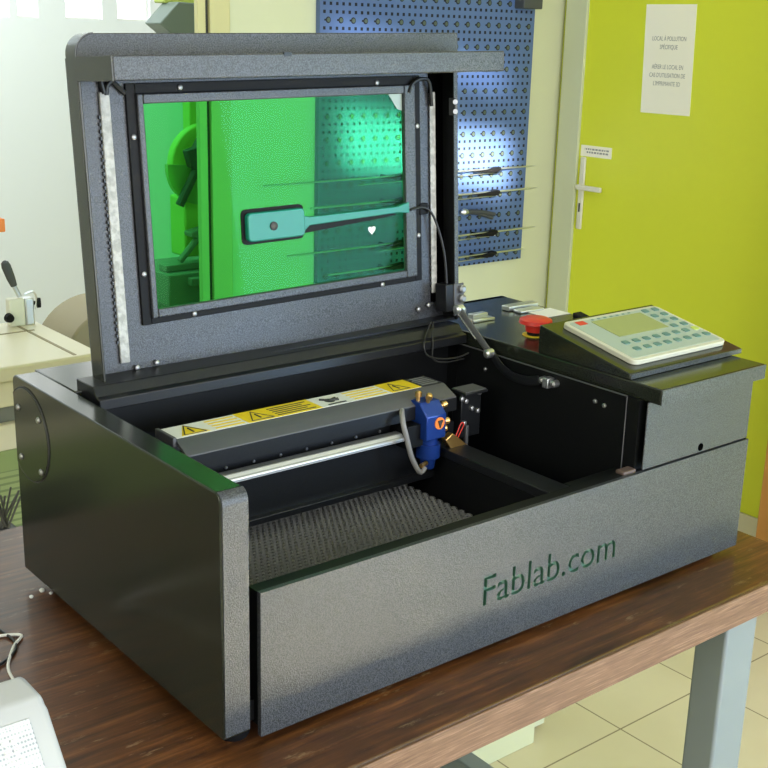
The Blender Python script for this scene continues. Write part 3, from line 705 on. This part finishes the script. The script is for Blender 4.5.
MB().box(.98, 1.20, 1.85, 2.03, -.768, -.05).build('stand', 'castgrey', cs)
hx = MB().prism([(.976, .655), (1.008, .632), (1.10, .628), (1.12, .705), (1.03, .708)], 'y', 1.88, 1.96).build('hood', 'smoke', cs, .003)
MB().box(1.02, 1.14, 1.93, 1.99, .705, .80).box(1.09, 1.16, 1.94, 1.98, .20, .72).build('arm', 'sawlime', cs, .004)

# ================================================================== lift everything so that the floor is z = 0
for o in list(C.objects):
    if o.parent is None: o.location.z += ZO
# floor keeps its tile grid
# ------------------------------------------------------------------ camera
cam = bpy.data.cameras.new('camera'); co = bpy.data.objects.new('camera', cam); C.objects.link(co)
yaw, pit, rol = .6855, .2883, .0266
dv_ = Vector((math.sin(yaw) * math.cos(pit), math.cos(yaw) * math.cos(pit), -math.sin(pit)))
r0 = Vector((math.cos(yaw), -math.sin(yaw), 0)); u0 = r0.cross(dv_)
rr = r0 * math.cos(rol) + u0 * math.sin(rol); uu_ = -r0 * math.sin(rol) + u0 * math.cos(rol)
mw = Matrix((rr, uu_, -dv_)).transposed().to_4x4(); mw.translation = Vector((-.50658, -.84517, .64583 + ZO))
co.matrix_world = mw; cam.sensor_width = 36; cam.lens = 1182.12 / 768 * 36; cam.clip_start = .02
bpy.context.scene.camera = co

# ------------------------------------------------------------------ light
def area(name, loc, target, sx, sy, power, col=(1, 1, 1), spread=180):
    l = bpy.data.lights.new(name, 'AREA'); l.shape = 'RECTANGLE'; l.size = sx; l.size_y = sy; l.energy = power; l.color = col; l.spread = math.radians(spread)
    o = bpy.data.objects.new(name, l); C.objects.link(o); o.location = loc
    o.rotation_euler = (Vector(target) - Vector(loc)).to_track_quat('-Z', 'Y').to_euler(); return o
area('window_light_front', (.7, -3.0, 1.45), (.6, .5, .9), 2.6, 2.0, 80, (.92, .96, 1.0))  # unseen window behind the camera, assumed from the sheen on the front panel
area('window_light_left', (-3.15, -.6, 2.1), (.6, .8, .7), 1.6, 1.3, 75, (1.0, .97, .92))  # unseen window at the left, assumed from the daylight's direction
area('window_light_workshop', (.4, 2.3, 2.5), (1.0, 3.2, 1.0), 2.2, .8, 50, (.84, .94, 1.0))  # added lamp to brighten the far workshop wall
area('glazed_door_light', (2.12, -2.0, .85), (-.5, -1.4, .6), 1.0, 1.5, 85, (.34, .58, 1.0))  # added blue lamp for the front panel's sheen; no glazed door here
area('sun_on_floor_light', (.5, -3.2, 2.4), (1.08, -1.45, .0), .7, .5, 95, (1, .95, .88), 2)  # added lamp; assumed sunlit floor patch gives the front panel its warm highlight
# added narrow lamp for the pegboard's bright band, taken to be a glint
area('sun_patch_light', (-1.2, -1.6, 2.2), (1.665, 1.64, .335 + ZO), .44, .14, 3.0, (1, .93, .82), 1.6)
area('sun_patch_upper_light', (-1.2, -1.6, 2.75), (1.64, 1.64, .74 + ZO), .44, .34, 3.0, (.9, .93, 1), 1.8)  # added lamp to lighten the upper pegboard, from no known window
w = bpy.data.worlds.new('room_daylight'); bpy.context.scene.world = w; w.use_nodes = True
w.node_tree.nodes['Background'].inputs[0].default_value = (.97, .96, 1.0, 1); w.node_tree.nodes['Background'].inputs[1].default_value = 1.15
sc = bpy.context.scene
sc.view_settings.view_transform = 'Standard'; sc.view_settings.look = 'None'; sc.view_settings.exposure = 0; sc.view_settings.gamma = 1
sc.view_settings.use_curve_mapping = False
